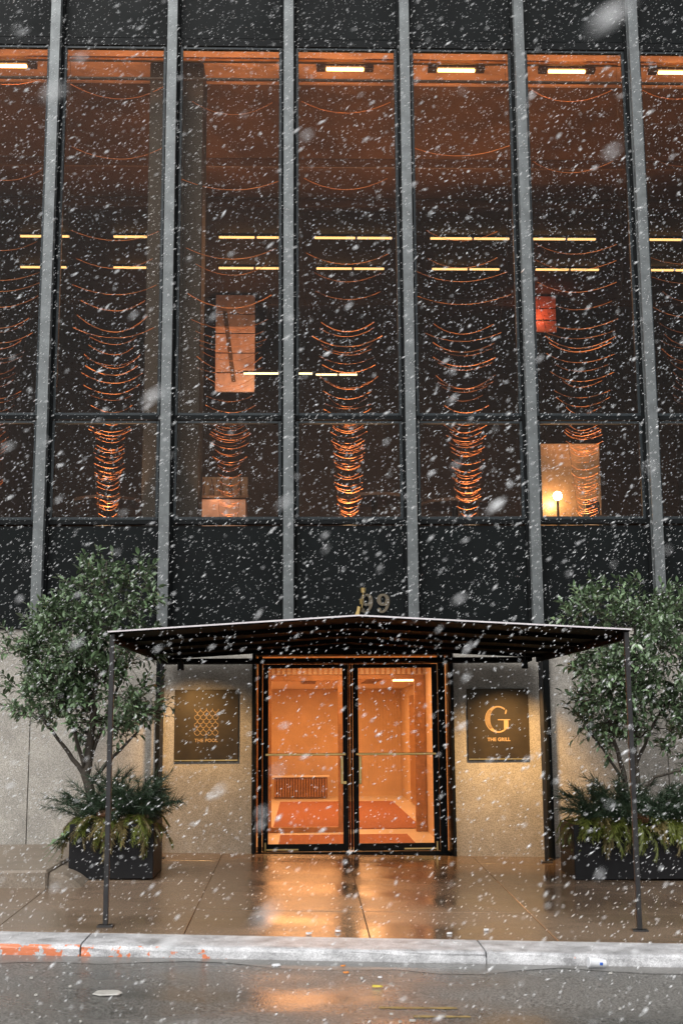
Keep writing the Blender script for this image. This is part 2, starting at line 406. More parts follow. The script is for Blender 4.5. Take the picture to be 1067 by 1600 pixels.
# kerb stones
kb = tag(MB().box(-14, 16, KF + .12, KB - .05, -1.0, -0.5).build('kerb', 'plinth'), 'pale wet granite kerb with flaked orange paint at one end', 'kerb', kind='structure')
KJ = [-9.5, -6.8, -4.1, -1.40, 1.43, 4.1, 6.8, 9.5]
for a, b in zip(KJ[:-1], KJ[1:]):
    s = MB(); n = 14; prof = [(KB - .004, -.4), (KB - .004, 0.0), (KF + .05, -.003), (KF + .02, -.008), (KF + .006, -.018), (KF, -.034), (KF - .004, -.07), (KF - .012, -.4)]
    for i in range(n + 1):
        x = a + .006 + (b - a - .012) * i / n
        for y, z in prof:
            w = rnd.uniform(-.005, .005) if y < KB - .1 else 0
            s.v.append((x, y + ky(x) + w, z - 0.02 * (x - 0.65) + w * .4))
    k = len(prof)
    for i in range(n):
        for j in range(k - 1): q = i * k + j; s.f.append((q, q + k, q + k + 1, q + 1))
    s.f += [tuple(range(k)), tuple(n * k + j for j in range(k))[::-1]]
    s.build('kerb_stone', 'kerb', kb, smooth=False)

# ------------------------------------------------------------------ the building
MOD = 1.41
HEAD, TRAN, SILL, BASE = 9.70, 5.066, 3.856, 2.62
B = empty('office_building', (0, 0, 0), 'dark bronze office building with tall glass bays above a stone base', 'building')
ZT = 11.4
def mx_(i): return (i - 2) * MOD
IM = range(-2, 9)
mb = MB()
mb.box(-.059, .059, 0, .016, 2.45, ZT, .003); mb.box(-.010, .010, .016, .13, 2.45, ZT); mb.box(-.05, .05, .13, .145, 2.45, ZT, .002)
mull = mb.mesh('mullion', 'mullion')
web = MB().box(-.085, .085, .146, .24, 2.45, ZT, .004).mesh('mullion_back', 'bronze')
web_shade = MB().box(-.012, -.0102, .018, .128, 2.45, ZT).box(.0102, .012, .018, .128, 2.45, ZT).mesh('web', 'bronze')  # near-black sheets on the pale web, its shade put into colour
for i in IM:
    mo = link_mesh('mullion', mull, B, (mx_(i), 0, 0)); link_mesh('mullion_back', web, mo); link_mesh('web', web_shade, mo)
def frame_mesh(w, h, t=.035, d0=.165, d1=.215):
    m = MB(); m.box(0, t, d0, d1, 0, h, .004); m.box(w - t, w, d0, d1, 0, h, .004)
    m.box(t, w - t, d0 + .001, d1 - .001, 0, t, .004); m.box(t, w - t, d0 + .001, d1 - .001, h - t, h, .004)
    return m.mesh('window', 'frame')
W = MOD - .17
hu, hl = HEAD - TRAN, TRAN - SILL
fu, fl = frame_mesh(W, hu + .02), frame_mesh(W, hl - .04)
pu = MB().box(.036, W - .036, .186, .194, .036, hu + .02 - .036).mesh('pane', 'window_glass')
pl_ = MB().box(.036, W - .036, .186, .194, .036, hl - .04 - .036).mesh('pane', 'window_glass')
sp_lo = MB().box(.0, W, .17, .2, 0, SILL - .06 - BASE - .03, .006).mesh('spandrel_panel', 'spandrel')
sp_hi = MB().box(.0, W, .17, .2, 0, ZT - HEAD - .16, .006).mesh('spandrel_panel', 'spandrel')
def rail(z0, z1, y0=.15, y1=.24): return MB().box(0, W, y0, y1, z0, z1, .004).mesh('rail', 'bronze')
rails = [rail(SILL - .055, SILL - .002), rail(TRAN - .037, TRAN + .017), rail(HEAD + .04, HEAD + .14)]
for i in list(IM)[:-1]:
    x = mx_(i) + .085
    a = link_mesh('window', fu, B, (x, 0, TRAN + .02)); link_mesh('pane', pu, a)
    a = link_mesh('window', fl, B, (x, 0, SILL)); link_mesh('pane', pl_, a)
    link_mesh('spandrel_panel', sp_lo, B, (x, 0, BASE + .02)); link_mesh('spandrel_panel', sp_hi, B, (x, 0, HEAD + .15))
    for r_ in rails: link_mesh('rail', r_, B, (x, 0, 0))
XL, XR = mx_(-2), mx_(8)
# restaurant room behind the glass
MB().box(XL, XR, .25, 13, 3.20, 3.32).build('room_floor', 'floor_in', B)
MB().box(XL, XR, .25, 13, ZT - .2, ZT).build('sky_block_slab', 'bronze', B)  # unseen slab added to keep the sky out of the room
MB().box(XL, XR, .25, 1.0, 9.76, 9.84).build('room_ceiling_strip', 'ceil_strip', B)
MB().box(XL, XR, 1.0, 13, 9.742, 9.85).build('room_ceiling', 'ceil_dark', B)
MB().box(XL, XR, 12.7, 12.9, 3.7, 9.74).build('room_wall', 'wall_in', B)
MB().box(XL - .2, XL, .15, 13, -1, ZT).build('side_wall', 'wall_in', B); MB().box(XR, XR + .2, .15, 13, -1, ZT).build('side_wall', 'wall_in', B)
MB().box(XL, XR, .95, 1.0, 9.70, 9.741, .003).build('ceiling_lip', 'ceil_strip', B)
MB().box(XL, XR, .55, .565, 9.752, 9.759).build('ceiling_groove', 'fixture', B)
c_ = MB().box(-1.74, -1.07, .55, 1.1, 3.7, 9.74, .01).build('column', 'column', B)
MB().box(-1.30, -1.294, .544, .549, 3.75, 9.7).build('column_joint', 'black', c_)
# ceiling beams deep in the room
for y in (3.2, 4.6, 9.3): MB().box(XL, XR, y, y + .16, 9.60, 9.741, .01).build('ceiling_beam', 'ceil_dark', B)

# stone base wall: slabs with open joints
ST = .13
wallback = MB().box(XL, -.46, .2, .4, -1, BASE + .02).box(1.90, XR, .2, .4, -1, BASE + .02).box(-.46, 1.90, .2, .4, 2.33, BASE + .02).build('base_wall', 'black', B)
XS = [XL, -5.3, -4.2, -2.86, -1.47]
for a, b in list(zip(XS[:-1], XS[1:])) + [(-1.40, -.40), (1.845, 2.86), (2.93, 4.25), (4.25, 5.6), (5.6, XR)]:
    MB().box(a + .004, b - .004, ST, .2, -.6, BASE - .01, .005).build('stone_slab', 'stone', B)
MB().box(XL, XR, .10, .2, BASE - .009, BASE + .02, .004).build('base_flashing', 'bronze', B)
for a, b in ((-1.47, -1.40), (2.86, 2.93)): MB().box(a, b, .06, .19, -.5, 2.60, .004).build('wall_channel', 'bronze', B)
# low plinth at the foot of the wall, its stones
for a, b, y0, z in ((-5.0, -3.62, -2.30, .27), (-3.61, -2.13, -2.32, .265)):
    MB().box(a, b, y0, .125, -.3, z, .018).build('plinth_stone', 'plinth', B)
s = MB(); n = 10
for i in range(n + 1):
    u = i / n; x = -2.128 + u * .34; h = .215 * math.cos(u * math.pi / 2) ** .6 + .02
    for y, zz in ((-2.28, -.3), (-2.28, h - .03), (-2.22, h), (.12, h)): s.v.append((x, y, gz(x, -2) * 0 + zz + .06 * (zz < 0)))
for i in range(n):
    for j in range(3): a = i * 4 + j; s.f.append((a, a + 4, a + 5, a + 1))
s.f += [(0, 1, 2, 3), tuple(n * 4 + j for j in (3, 2, 1, 0))]
s.build('plinth_stone', 'plinth', B)

# ---- entrance: frame, two glazed doors, glow slits at the jambs, lobby
FZ = .115                                        # lobby floor level
DY = .36
fr = MB()
fr.box(-.40, -.365, .06, .50, -.3, 2.33, .004).box(1.81, 1.845, .06, .50, -.3, 2.33, .004)
fr.box(-.365, 1.81, .06, .50, 2.305, 2.60, .004)
fr.box(-.345, -.30, DY - .03, DY + .06, FZ, 2.30, .004).box(1.70, 1.745, DY - .03, DY + .06, FZ, 2.30, .004)
fr.box(1.745, 1.781, DY - .028, DY + .058, FZ, 2.30, .004)
fr.box(-.300, 1.70, DY - .028, DY + .058, 2.215, 2.262, .004)
fr.box(-.365, 1.81, DY - .05, DY + .06, FZ - .3, FZ + .012, .004)
E_ = fr.build('entrance_frame', 'bronze', B)
MB().box(-.299, 1.699, DY + .01, DY + .018, 2.263, 2.304).build('transom_pane', 'door_glass', E_)
for a, b in ((-.364, -.346), (1.782, 1.809)): MB().box(a, b, DY + .01, DY + .018, FZ + .012, 2.304).build('jamb_glow_pane', 'door_glass', E_)  # added slits: lobby glow in place of the jamb's reflection
dw = .965
for k, x0 in enumerate((-.292, .727)):
    x1 = x0 + dw; d = MB(); st = .062
    d.box(x0, x0 + st, DY - .022, DY + .022, FZ + .02, 2.208, .004).box(x1 - st, x1, DY - .022, DY + .022, FZ + .02, 2.208, .004)
    d.box(x0 + st, x1 - st, DY - .02, DY + .02, FZ + .02, FZ + .10, .004).box(x0 + st, x1 - st, DY - .02, DY + .02, 2.165, 2.208, .004)
    D = d.build('door', 'bronze', B)
    MB().box(x0 + st, x1 - st, DY - .004, DY + .004, FZ + .10, 2.165).build('pane', 'door_glass', D)
    MB().box(x0 + .03, x1 - .03, DY - .075, DY - .055, 1.185, 1.212, .005).box(x0 + .03, x0 + .05, DY - .056, DY - .02, 1.19, 1.207).box(x1 - .05, x1 - .03, DY - .056, DY - .02, 1.19, 1.207).build('push_bar', 'brass', D)
    hx = x1 - .075 if k == 0 else x0 + .075
    MB().box(hx - .016, hx + .016, DY - .105, DY - .085, .87, 1.18, .005).box(hx - .014, hx + .05 if k == 0 else hx + .014, DY - .086, DY - .02, .872, .90).box(hx - .014, hx + .014, DY - .086, DY - .02, 1.15, 1.178).build('pull_handle', 'brass', D)
    MB().box(x0 + .02 if k == 0 else x1 - .4, x0 + .4 if k == 0 else x1 - .02, DY - .026, DY - .0225, FZ + .035, FZ + .05).build('kick_strip', 'brass', D)
    MB().cyl((x0 + .03 if k == 0 else x1 - .03, DY - .03, FZ + .02), (x0 + .03 if k == 0 else x1 - .03, DY - .03, FZ + .12), .014).build('pivot', 'brass', D)
MB().box(.676, .694, DY + .023, DY + .03, FZ + .02, 2.21).box(.698, .724, DY + .023, DY + .03, FZ + .02, 2.21).build('meeting_strip', 'bronze', E_)
# lobby shell
MB().box(-3.0, 4.5, .505, 11, FZ - .15, FZ).build('lobby_floor', 'lobby_floor', B)
MB().box(-3.0, 4.5, .405, 2.9, 2.34, 2.44).box(-3.0, 4.5, 2.9, 11, 2.185, 2.44).build('lobby_ceiling', 'lobby_ceiling', B)
s = MB().box(-1.6, 2.3, 10.75, 10.95, FZ, 2.19); s.build('lobby_wall', 'lobby_wall', B)
ribs = MB()
for i in range(66): ribs.box(-1.55 + i * .058, -1.52 + i * .058, 10.74, 10.75, FZ + .1, 2.18)
ribs.build('wall_ribs', 'lobby_wall', B)['kind'] = 'stuff'
MB().box(1.81, 1.95, .505, 2.88, FZ, 2.34).build('lobby_wall', 'lobby_wall', B)
MB().box(-.62, -.48, .505, 2.88, FZ, 2.34).build('lobby_wall', 'lobby_wall', B)
MB().box(2.10, 2.25, 3.02, 10.74, FZ, 2.18).build('lobby_wall', 'lobby_wall', B)
MB().box(-1.75, -1.6, 3.02, 10.74, FZ, 2.18).build('lobby_wall', 'lobby_wall', B)
for a, b in ((3.6, 4.4), (5.3, 6.3), (7.2, 8.6)): MB().box(2.075, 2.099, a, b, FZ + .02, 2.0, .004).build('side_door', 'inner_frame', B)
fi = MB().box(-1.75, -.26, 2.9, 3.0, FZ, 2.18).box(.63, .70, 2.92, 2.98, FZ, 2.17, .004).box(1.66, 1.80, 2.9, 3.0, FZ, 2.17, .004).box(1.80, 2.25, 2.9, 3.0, FZ, 2.18)
fi.box(-.26, .63, 2.92, 2.98, FZ + .001, FZ + .07, .004).box(-.26, .63, 2.92, 2.98, 2.10, 2.18, .004).box(.70, 1.66, 2.92, 2.98, 2.12, 2.18, .004)
IF = fi.build('inner_screen', 'inner_frame', B)
MB().box(-.259, .629, 2.945, 2.952, FZ + .071, 2.10).build('pane', 'door_glass', IF)
rb = MB()
for i in range(34): rb.box(-.56 + i * .07, -.535 + i * .07, 2.885, 2.899, 2.19, 2.335)
rb.build('screen_slats', 'inner_frame', IF)['kind'] = 'stuff'
for x in (.25, 1.25):
    dd = MB()
    for i in range(8): dd.box(x - .12, x + .12, 4.0 + i * .42, 4.09 + i * .42, 2.178, 2.184)
    dd.build('air_diffuser', 'grille', B)
MB().box(1.55, 1.95, 5.1, 5.4, 2.165, 2.184, .004).build('ceiling_lamp_panel', mat('panel_lamp', (1, .8, .5), emit=(1, .62, .28), estr=3.0), B)
tag(MB().box(-.13, 1.50, 1.0, 2.45, FZ + .001, FZ + .016, .004).build('floor_mat', 'mat_red'), 'red mat right behind the glass doors', 'mat')
tag(MB().box(-.25, 1.78, 3.35, 9.0, FZ + .001, FZ + .014, .004).build('floor_runner', 'mat_red'), 'long red runner deep inside the lobby beyond the inner screen', 'mat')
rg = empty('radiator', (.0, 9.9, FZ), 'dark ribbed radiator at the back of the lobby', 'radiator')
MB().box(-.38, .62, .06, .30, .02, .40, .01).build('casing', 'grille', rg)
fn = MB()
for i in range(20): fn.box(-.37 + i * .05, -.345 + i * .05, .02, .06, .04, .38)
fn.build('fins', 'inner_frame', rg)
MB().box(-.42, .66, -.0, .34, .40, .43, .006).build('top', 'lobby_floor', rg)
OR = (1.0, 0.50, 0.20)
lamp('lobby_light', 'AREA', (.7, 1.7, 2.325), 32, OR, (.7, 1.7, 0), 1.7, 1.6)
lamp('lobby_light', 'AREA', (.3, 6.8, 2.17), 100, OR, (.3, 6.8, 0), 2.4, 6.0)

# ------------------------------------------------------------------ canopy
CN = empty('entrance_canopy', (.66, -4.05, 0), 'dark metal canopy with shallow peak on four slim posts before the doors', 'canopy')
CI = Matrix.Translation((-.66, 4.05, 0))
def cbuild(mb_, name, m, parent=CN, smooth=False):
    mb_.v = [(x - .66, y + 4.05, z) for x, y, z in mb_.v]; return mb_.build(name, m, parent, smooth)
ZE, ZP, XC0, XC1, XP = 2.278, 2.398, -1.355, 2.755, .60
YF, YB = -4.10, .05
prof = [(XC0, ZE), (XP - .1, ZP - .004), (XP, ZP), (XP + .1, ZP - .004), (XC1, ZE), (XC1, ZE - .02), (XP, ZP - .02), (XC0, ZE - .02)]
cbuild(MB().prism(prof[::-1], YF, YB, 'y'), 'roof', 'canopy')
tr = MB()
for (xa, za), (xb, zb) in (((XC0 - .01, ZE + .001), (XP, ZP + .001)), ((XP, ZP + .001), (XC1 + .01, ZE + .001))):
    tr.prism([(xa, za), (xa, za - .011), (xb, zb - .011), (xb, zb)], YF - .02, YF - .001, 'y')
cbuild(tr, 'edge_sheen', 'sheen_trim')  # pale strip painting the sky's reflection along the front edge
for (xa, xb) in ((XC0 + .05, -1.36), (2.70, XC1 - .05)): pass
fb = MB()
for x in (-1.335, 2.735): cbuild(MB().box(x - .018, x + .018, YF + .08, -.28, ZE - .085, ZE - .021, .004), 'side_beam', 'canopy')
cbuild(MB().box(-1.36, 2.67, -.33, -.28, ZE - .075, ZE - .03, .004), 'rear_beam', 'canopy')
for k in range(4):
    y = -3.5 + k * .95
    cbuild(MB().prism([(XC0 + .04, ZE - .0205), (XC0 + .04, ZE - .05), (XP, ZP - .06), (XC1 - .04, ZE - .05), (XC1 - .04, ZE - .0205), (XP, ZP - .0205)], y, y + .035, 'y'), 'rafter', 'canopy')
# soffit over the door joins the wall
cbuild(MB().box(-1.36, 2.67, -.2, .05, 2.20, 2.238, .004), 'soffit', 'canopy')
for x, y in ((-1.335, -4.06), (2.735, -4.06), (-1.362, -.30), (2.76, -.30)):
    g0 = gz(x, y)
    po = cbuild(MB().box(x - .019, x + .019, y - .019, y + .019, g0 + .012, ZE - .019 if y < -2 else ZE - .086, .004), 'post', 'post')
    cbuild(MB().box(x - .06, x + .06, y - .045, y + .045, g0 - .01, g0 + .012, .003), 'base_plate', 'post', po)
WARM = (1.0, 0.58, 0.22)
for x, tgt, en in ((-1.11, (-1.0, .10, 1.0), 75), (2.49, (2.44, .10, .55), 150)):
    y = -.86
    sp = cbuild(MB().cyl((x, y, 2.19), (x, y, 2.10), .032, .036), 'spot_lamp', 'black', smooth=False)
    cbuild(MB().cyl((x, y, 2.30), (x, y, 2.19), .009), 'stem', 'black', sp)
    lamp('spot_light', 'SPOT', (x, y, 2.08), en, WARM, tgt, .03, cone=96, blend=1.0)

# brass wall lamp and house number on the dark panel
hn = empty('house_number', (.98, .17, 2.77), 'bronze house number 99 on the dark panel above the canopy', 'house number')
def nine(x0):
    m = MB(); N = 40; pts = []; w = []
    for i in range(N + 1):
        t = 2 * math.pi * i / N; pts.append((x0 + .050 * math.cos(t), .158 + .056 * math.sin(t))); w.append(.022 + .022 * abs(math.cos(t)))
    m.ribbon(pts, w, 0, -.02)
    pts = []; w = []
    for i in range(19):
        t = R(10) - R(150) * i / 18; pts.append((x0 - .012 + .066 * math.cos(t), .108 + .098 * math.sin(t) + .03 * (1 - i / 18))); w.append(.040 - .022 * (i / 18))
    m.ribbon(pts, w, 0, -.019)
    m.cyl((x0 - .045, 0, .045), (x0 - .045, -.018, .045), .022, n=14)
    return m
nine(-.095).build('numeral', 'numeral', hn); nine(.095).build('numeral', 'numeral', hn)
bl = empty('brass_lamp', (.80, .17, 2.74), 'small brass bracket lamp in front of the first numeral above the canopy', 'lamp')
MB().tube([(0, 0, .02), (0, -.05, .03), (.03, -.08, .09), (.045, -.085, .26)], .008, 8).build('arm', 'brass', bl)
MB().cyl((.045, -.085, .26), (.045, -.085, .315), .030, .034).build('cap', 'brass', bl)
MB().cyl((.02, -.08, .13), (.02, -.08, .19), .016, .022).build('collar', 'brass', bl)
MB().prism([(-.055, 0), (-.005, 0), (.01, .10), (-.02, .11), (-.03, .06)], -.09, -.06, 'y').build('shield', 'brass', bl)

# ------------------------------------------------------------------ plaques
def plaque(x0, x1, z0, z1, label):
    p = empty('sign_plaque', ((x0 + x1) / 2, ST, (z0 + z1) / 2), label, 'sign')
    w, h = (x1 - x0) / 2, (z1 - z0) / 2
    MB().box(-w, w, -.03, -.001, -h, h, .004).build('plate', 'plaque', p)
    MB().box(-w + .006, w - .006, -.035, -.0305, -h + .006, -h + .02, .001).build('bottom_rim', 'brass', p)
    return p
def text_on(p, body, size, z, offset=0.0, space=1.0, x=0.0):
    me = text_mesh(body, size, .002, offset, space); me.materials.clear(); me.materials.append(M['gold'])
    return link_mesh('lettering', me, p, (x, -.033, z), (R(90), 0, 0))
p1 = plaque(-1.265, -.555, 1.135, 1.922, 'dark bronze plaque reading THE POOL with a wave pattern')
sc = MB(); a_ = .0415
for row in range(7):
    zc = .190 - row * .042
    offs = [(-2 + k) * 2 * a_ for k in range(5)] if row % 2 else [(-1.5 + k) * 2 * a_ for k in range(4)]
    for cx in offs:
        pts = []
        for i in range(15):
            t = math.pi + math.pi * i / 14
            x = cx + a_ * 1.02 * math.cos(t); z = zc + .012 * 0 + a_ * 1.15 * math.sin(t) * .95
            if -.1665 <= x - .0 <= .1665: pts.append((x, z))
        if len(pts) > 3: sc.ribbon([(x * .80, z) for x, z in pts], .0042, -.0315, -.036 - .0004 * (row % 2))
sc.build('wave_emblem', 'gold', p1)
text_on(p1, 'THE POOL', .052, -.165, .0005, 1.05)
p2 = plaque(1.999, 2.69, 1.125, 1.915, 'dark bronze plaque reading THE GRILL under a large letter G')
g = MB(); pts = []; w = []   # the G
for i in range(49):
    t = R(52) + R(278) * i / 48
    pts.append((.108 * math.cos(t), .115 + .125 * math.sin(t))); w.append(.014 + .036 * max(0, -math.cos(t)) ** 1.6)
g.ribbon(pts, w, -.0315, -.036)
g.prism([(.055, .02), (.100, .022), (.100, .105), (.055, .105)], -.0365, -.0315, 'y')
g.prism([(-.005, .106), (.118, .106), (.118, .115), (-.005, .115)], -.0365, -.0315, 'y')
g.prism([(.066, .168), (.078, .215), (.090, .20), (.078, .166)], -.0355, -.0315, 'y')
g.v = [(x * 1.12, y, (z - .115) * 1.12 + .055) for x, y, z in g.v]
gg = g.build('letter', 'gold', p2)
ln = MB()
for k in range(4):
    pts = [(-(.093 + k * .010) * math.cos(t), .115 + (.118 + .002 * k) * math.sin(t)) for t in [R(-48) + R(96) * i / 16 for i in range(17)]]
    ln.ribbon(pts, .0028, -.036, -.0385)
ln.v = [(x * 1.12, y, (z - .115) * 1.12 + .055) for x, y, z in ln.v]
ln.build('inline', 'plaque', gg)
text_on(p2, 'THE GRILL', .052, -.168, .0018, 1.06)
# small hook on the left plaque's stone
# ------------------------------------------------------------------ inside the restaurant
def tube_light(x0, x1, y, z, label, group, cool=False):
    f = empty('tube_light', ((x0 + x1) / 2, y, z), label, 'ceiling light', group); w = (x1 - x0) / 2
    MB().box(-w - .02, w + .02, -.03, .03, .015, .05, .004).build('housing', 'fixture', f)
    gap = w * .08
    t = MB().box(-w, gap - .02, -.02, .02, -.014, .0145, .004); t.build('tube', 'tube_cool' if cool else 'tube', f)
    MB().box(gap + .02, w, -.02, .02, -.014, .0145, .004).build('tube', 'tube_cool' if cool else 'tube', f)
    return f
G1 = 'tube lights on the restaurant ceiling'
for a, b in ((-4.6, -3.78), (-3.03, -1.88), (-1.25, -.1), (.37, 1.69), (2.35, 3.70), (4.1, 5.19), (6.1, 7.2)):
    tube_light(a, b, 6.1, 9.69, 'slim glowing tube light in the higher row on the dark restaurant ceiling', G1 + ', higher row')
for a, b in ((-4.92, -4.1), (-3.25, -2.0), (-1.35, -.15), (.42, 1.65), (2.53, 3.76), (4.43, 5.59), (6.4, 7.5)):
    tube_light(a, b, 7.55, 9.69, 'slim glowing tube light in the lower row on the dark restaurant ceiling', G1 + ', lower row')
tube_light(-.95, .35, 8.8, 8.07, 'pale short tube light beside the copper wall panel in the restaurant', None, True)
tube_light(.42, 1.2, 8.8, 8.05, 'faint tube light hanging low behind the bay over the left door', None, True)
def down_light(xc, lab):
    f = empty('ceiling_fixture', (xc, .60, 9.72), lab, 'ceiling light', 'fixtures in the lit ceiling strip')
    MB().box(-.36, .36, -.05, .05, .0, .035, .004).build('housing', 'fixture', f)
    MB().box(-.235, .235, -.018, .018, -.035, -.001, .006).build('tube', 'tube_hot', f)
    MB().box(-.36, -.25, -.05, .05, -.03, -.0005, .004).build('end_cap', 'fixture', f); MB().box(.25, .36, -.05, .05, -.03, -.0005, .004).build('end_cap', 'fixture', f)
    lamp('fixture_light', 'AREA', (xc, .60, 9.66), 3, (1, .42, .14), (xc, .60, 0), .45, .05)
for i, lab in ((-1, 'black ceiling fixture with bright tube in the bay above the left tree edge'), (2, 'black ceiling fixture with bright tube in the bay above the left glass door'),
               (3, 'black ceiling fixture with bright tube in the bay above the right glass door'), (4, 'black ceiling fixture with bright tube in the bay with the bare bulb below'),
               (5, 'black ceiling fixture with bright tube in the bay above the right tree')):
    down_light(mx_(i) + MOD / 2, lab)

for i in range(-2, 6):
    xc = mx_(i) + MOD / 2
    MB().box(xc - .6, xc + .6, .26, .30, 9.36, 9.385, .004).build('strip_fill_tray', 'fixture', B)  # unseen tray made up for the added strip lamp
    lamp('strip_fill', 'AREA', (xc, .30, 9.40), 1.6, (1, .52, .27), (xc, .70, 9.8), 1.1, .05)  # lamp added to brighten the ceiling strip
# chain curtains: swags cut to the outline of the lit glints, one curtain to a bay
def chain_mesh(sag, rad, amp):
    m = MB(); n = 20; hw = .60
    pts = []
    for i in range(n + 1):
        u = -1 + 2 * i / n
        pts.append((hw * u, .30 * (1 - u * u) + amp * math.sin(7 * u), sag * (u * u - 1)))
    m.tube(pts, rad, 5, cap=False); return m.mesh('chain', 'copper', True)
CH = [chain_mesh(.10, .0045, .004), chain_mesh(.13, .006, .006), chain_mesh(.13, .010, .003), chain_mesh(.19, .0055, .008), chain_mesh(.08, .0035, .002)]
bays = {-1: 'copper chain curtain in the window bay at the outer side of the left tree', 0: 'copper chain curtain in the window bay above the left tree',
        1: 'copper chain curtain in the window bay beside the dark column', 2: 'copper chain curtain in the window bay above the left glass door',
        3: 'copper chain curtain in the window bay above the right glass door', 4: 'copper chain curtain in the window bay with the bright bare bulb',
        5: 'copper chain curtain in the window bay above the right tree'}
rnd = random.Random(21)
EN = {-1: .55, 0: 1.0, 1: .45, 2: 1.25, 3: .85, 4: .9, 5: .35}
for b, lab in bays.items():
    xc = mx_(b) + MOD / 2
    cu = empty('chain_curtain', (xc, .46, 3.80), lab, 'curtain', 'chain curtains in the window bays')
    z = .08; zs = []
    while z < 5.9:
        zs.append(z); z += rnd.choice([.02, .03, .03, .05, .085]) if z < 1.25 else rnd.uniform(.05, .15) if z < 2.4 else rnd.uniform(.14, .4) if z < 3.3 else rnd.uniform(.8, 1.4)  # spacing opens upward in place of the glints fading
    hw = .60
    for z in zs:
        me = CH[4] if z > 2.9 else CH[rnd.choice([0, 1, 2, 3, 4, 4, 0])] if z > 1.4 else CH[rnd.choice([1, 2, 2, 2])]; k = (.45 + .55 * min(1, z / 3.0))
        sx = np.interp(z + 3.9, [3.9, 4.1, 4.6, 5.0, 5.5, 6.1, 6.9, 9.8], [.17, .20, .28, .36, .50, .64, .92, 1.0]) * rnd.uniform(.72, 1.18)  # chain width traces the highlight: narrow low, full above
        link_mesh('chain', me, cu, (rnd.uniform(-.012, .012), rnd.uniform(-.015, .015), z + .1), (rnd.uniform(-.03, .03), rnd.uniform(-.012, .012), 0), (sx, min(.6, .30 + .12 * z) * rnd.uniform(.9, 1.1), max(.22, min(1, sx)) * rnd.uniform(.8, 1.15)))
    MB().box(-.62, .62, -.02, .02, 5.91, 5.94).build('curtain_rail', 'brass', cu)
    for sg in (-1, 1):
        MB().tube([(sg * .6 * np.interp(q + 3.9, [3.9, 4.1, 4.6, 5.0, 5.5, 6.1, 6.9, 9.8], [.17, .20, .28, .36, .50, .64, .92, 1.0]), 0, q + .1) for q in (.02, .2, .7, 1.1, 1.6, 2.2, 3.0, 5.8)], .002, 4, False).build('added_cord', 'fixture', cu)  # cords added to close the cut chain ends
    up = tag(MB().cyl((xc, .32, 3.32), (xc, .32, 3.40), .04, .05).build('floor_uplight', 'fixture'), lab.replace('copper chain curtain', 'small black uplight'), 'lamp', 'uplights under the chain curtains')
    lamp('uplight', 'SPOT', (xc, .32, 3.42), 400 * EN[b], (1, .56, .29), (xc, .80, 6.2), .02, cone=56, blend=.5)

# lit copper wall panel, red panel, added tan screen, globes, bulb and silhouettes
def board_panel(name, x0, x1, y, z0, z1, n, m, label, extra=None):
    p = empty(name, ((x0 + x1) / 2, y, z0), label, 'wall panel'); w = (x1 - x0) / 2; h = (z1 - z0) / n
    for i in range(n): MB().box(-w, w, -.02, .02, i * h + .012, (i + 1) * h - .012, .004).build('board', m, p)
    MB().box(-w, w, .021, .03, 0, z1 - z0).build('backing', 'fixture', p)
    return p
cp = board_panel('copper_panel', -1.50, -.75, 9.0, 7.75, 9.70, 5, 'panel_copper', 'lit copper wall panel of wide boards behind the column bay')
MB().prism([(-.24, 1.6), (-.16, 1.6), (.02, .2), (-.06, .2)], -.04, -.024, 'y').build('ladder_rail', 'grille', cp)
lamp('panel_fill', 'AREA', (-1.0, 8.2, 7.4), 8, (1, .70, .52), (-1.05, 9, 8.7), .3)  # lamp added in front of the copper boards
board_panel('red_panel', 4.60, 5.08, 9.0, 8.95, 9.70, 3, 'panel_red', 'red glowing wall panel of boards deep in the restaurant')
lamp('panel_fill', 'AREA', (4.70, 8.72, 9.2), 1.6, (1, .36, .2), (4.78, 9, 9.4), .12)  # small lamp added to brighten the red boards
for x, z, lab in ((-1.03, 6.03, 'round white globe lamp in the bay beside the dark column'), (4.78, 6.40, 'round white globe lamp in the bay with the bare bulb')):
    gl = empty('globe_lamp', (x, 9.0, z), lab, 'lamp')
    MB().sphere((0, 0, 0), .065).build('globe', 'globe', gl, True); MB().cyl((0, 0, .06), (0, 0, 9.74 - z), .006, n=6).build('cord', 'fixture', gl)
ts = empty('added_tan_screen', (3.62, 1.25, 3.7), 'added tan screen catching the bare bulb light behind the curtain chains', 'screen')  # made up as a backdrop for the bulb's spill of light
MB().box(-.58, .28, 0, .03, .1, 1.30, .006).build('sheet', 'panel_tan', ts)
for x in (-.4, .2): MB().box(x - .02, x + .02, .0305, .06, 0, .5).build('leg', 'fixture', ts)
bb = empty('bare_bulb', (3.29, .98, 4.28), 'bright bare bulb glowing behind the lower window pane', 'lamp')
MB().sphere((0, 0, 0), .055).build('bulb', 'bulb', bb, True); MB().cyl((0, 0, -.03), (0, 0, -.58), .014, .02, 8).build('stand', 'fixture', bb)
lamp('bulb_light', 'POINT', (3.29, 1.08, 4.24), 7, (1, .62, .30), size=.03)
mat('chair', (0.02, 0.015, 0.012), 0.6)
ch = empty('chair', (3.70, .95, 3.7), 'dark upholstered chair standing before the tan screen', 'chair')
MB().box(-.10, .10, -.02, .04, .30, .52, .03).build('backrest', 'chair', ch); MB().box(-.13, .13, -.24, .05, .24, .30, .02).build('seat', 'chair', ch)
for x in (-.1, .1):
    for y in (-.2, .02): MB().box(x - .012, x + .012, y - .012, y + .012, 0, .24).build('leg', 'chair', ch)
bu = empty('bar_unit', (-1.05, 3.2, 3.7), 'lit bar counter with bottles seen low in the column bay', 'bar')
MB().box(-.42, .42, 0, .45, 0, .95, .01).build('counter', 'panel_copper', bu); MB().box(-.46, .46, -.03, .48, .95, .99, .006).build('counter_top', 'grille', bu)
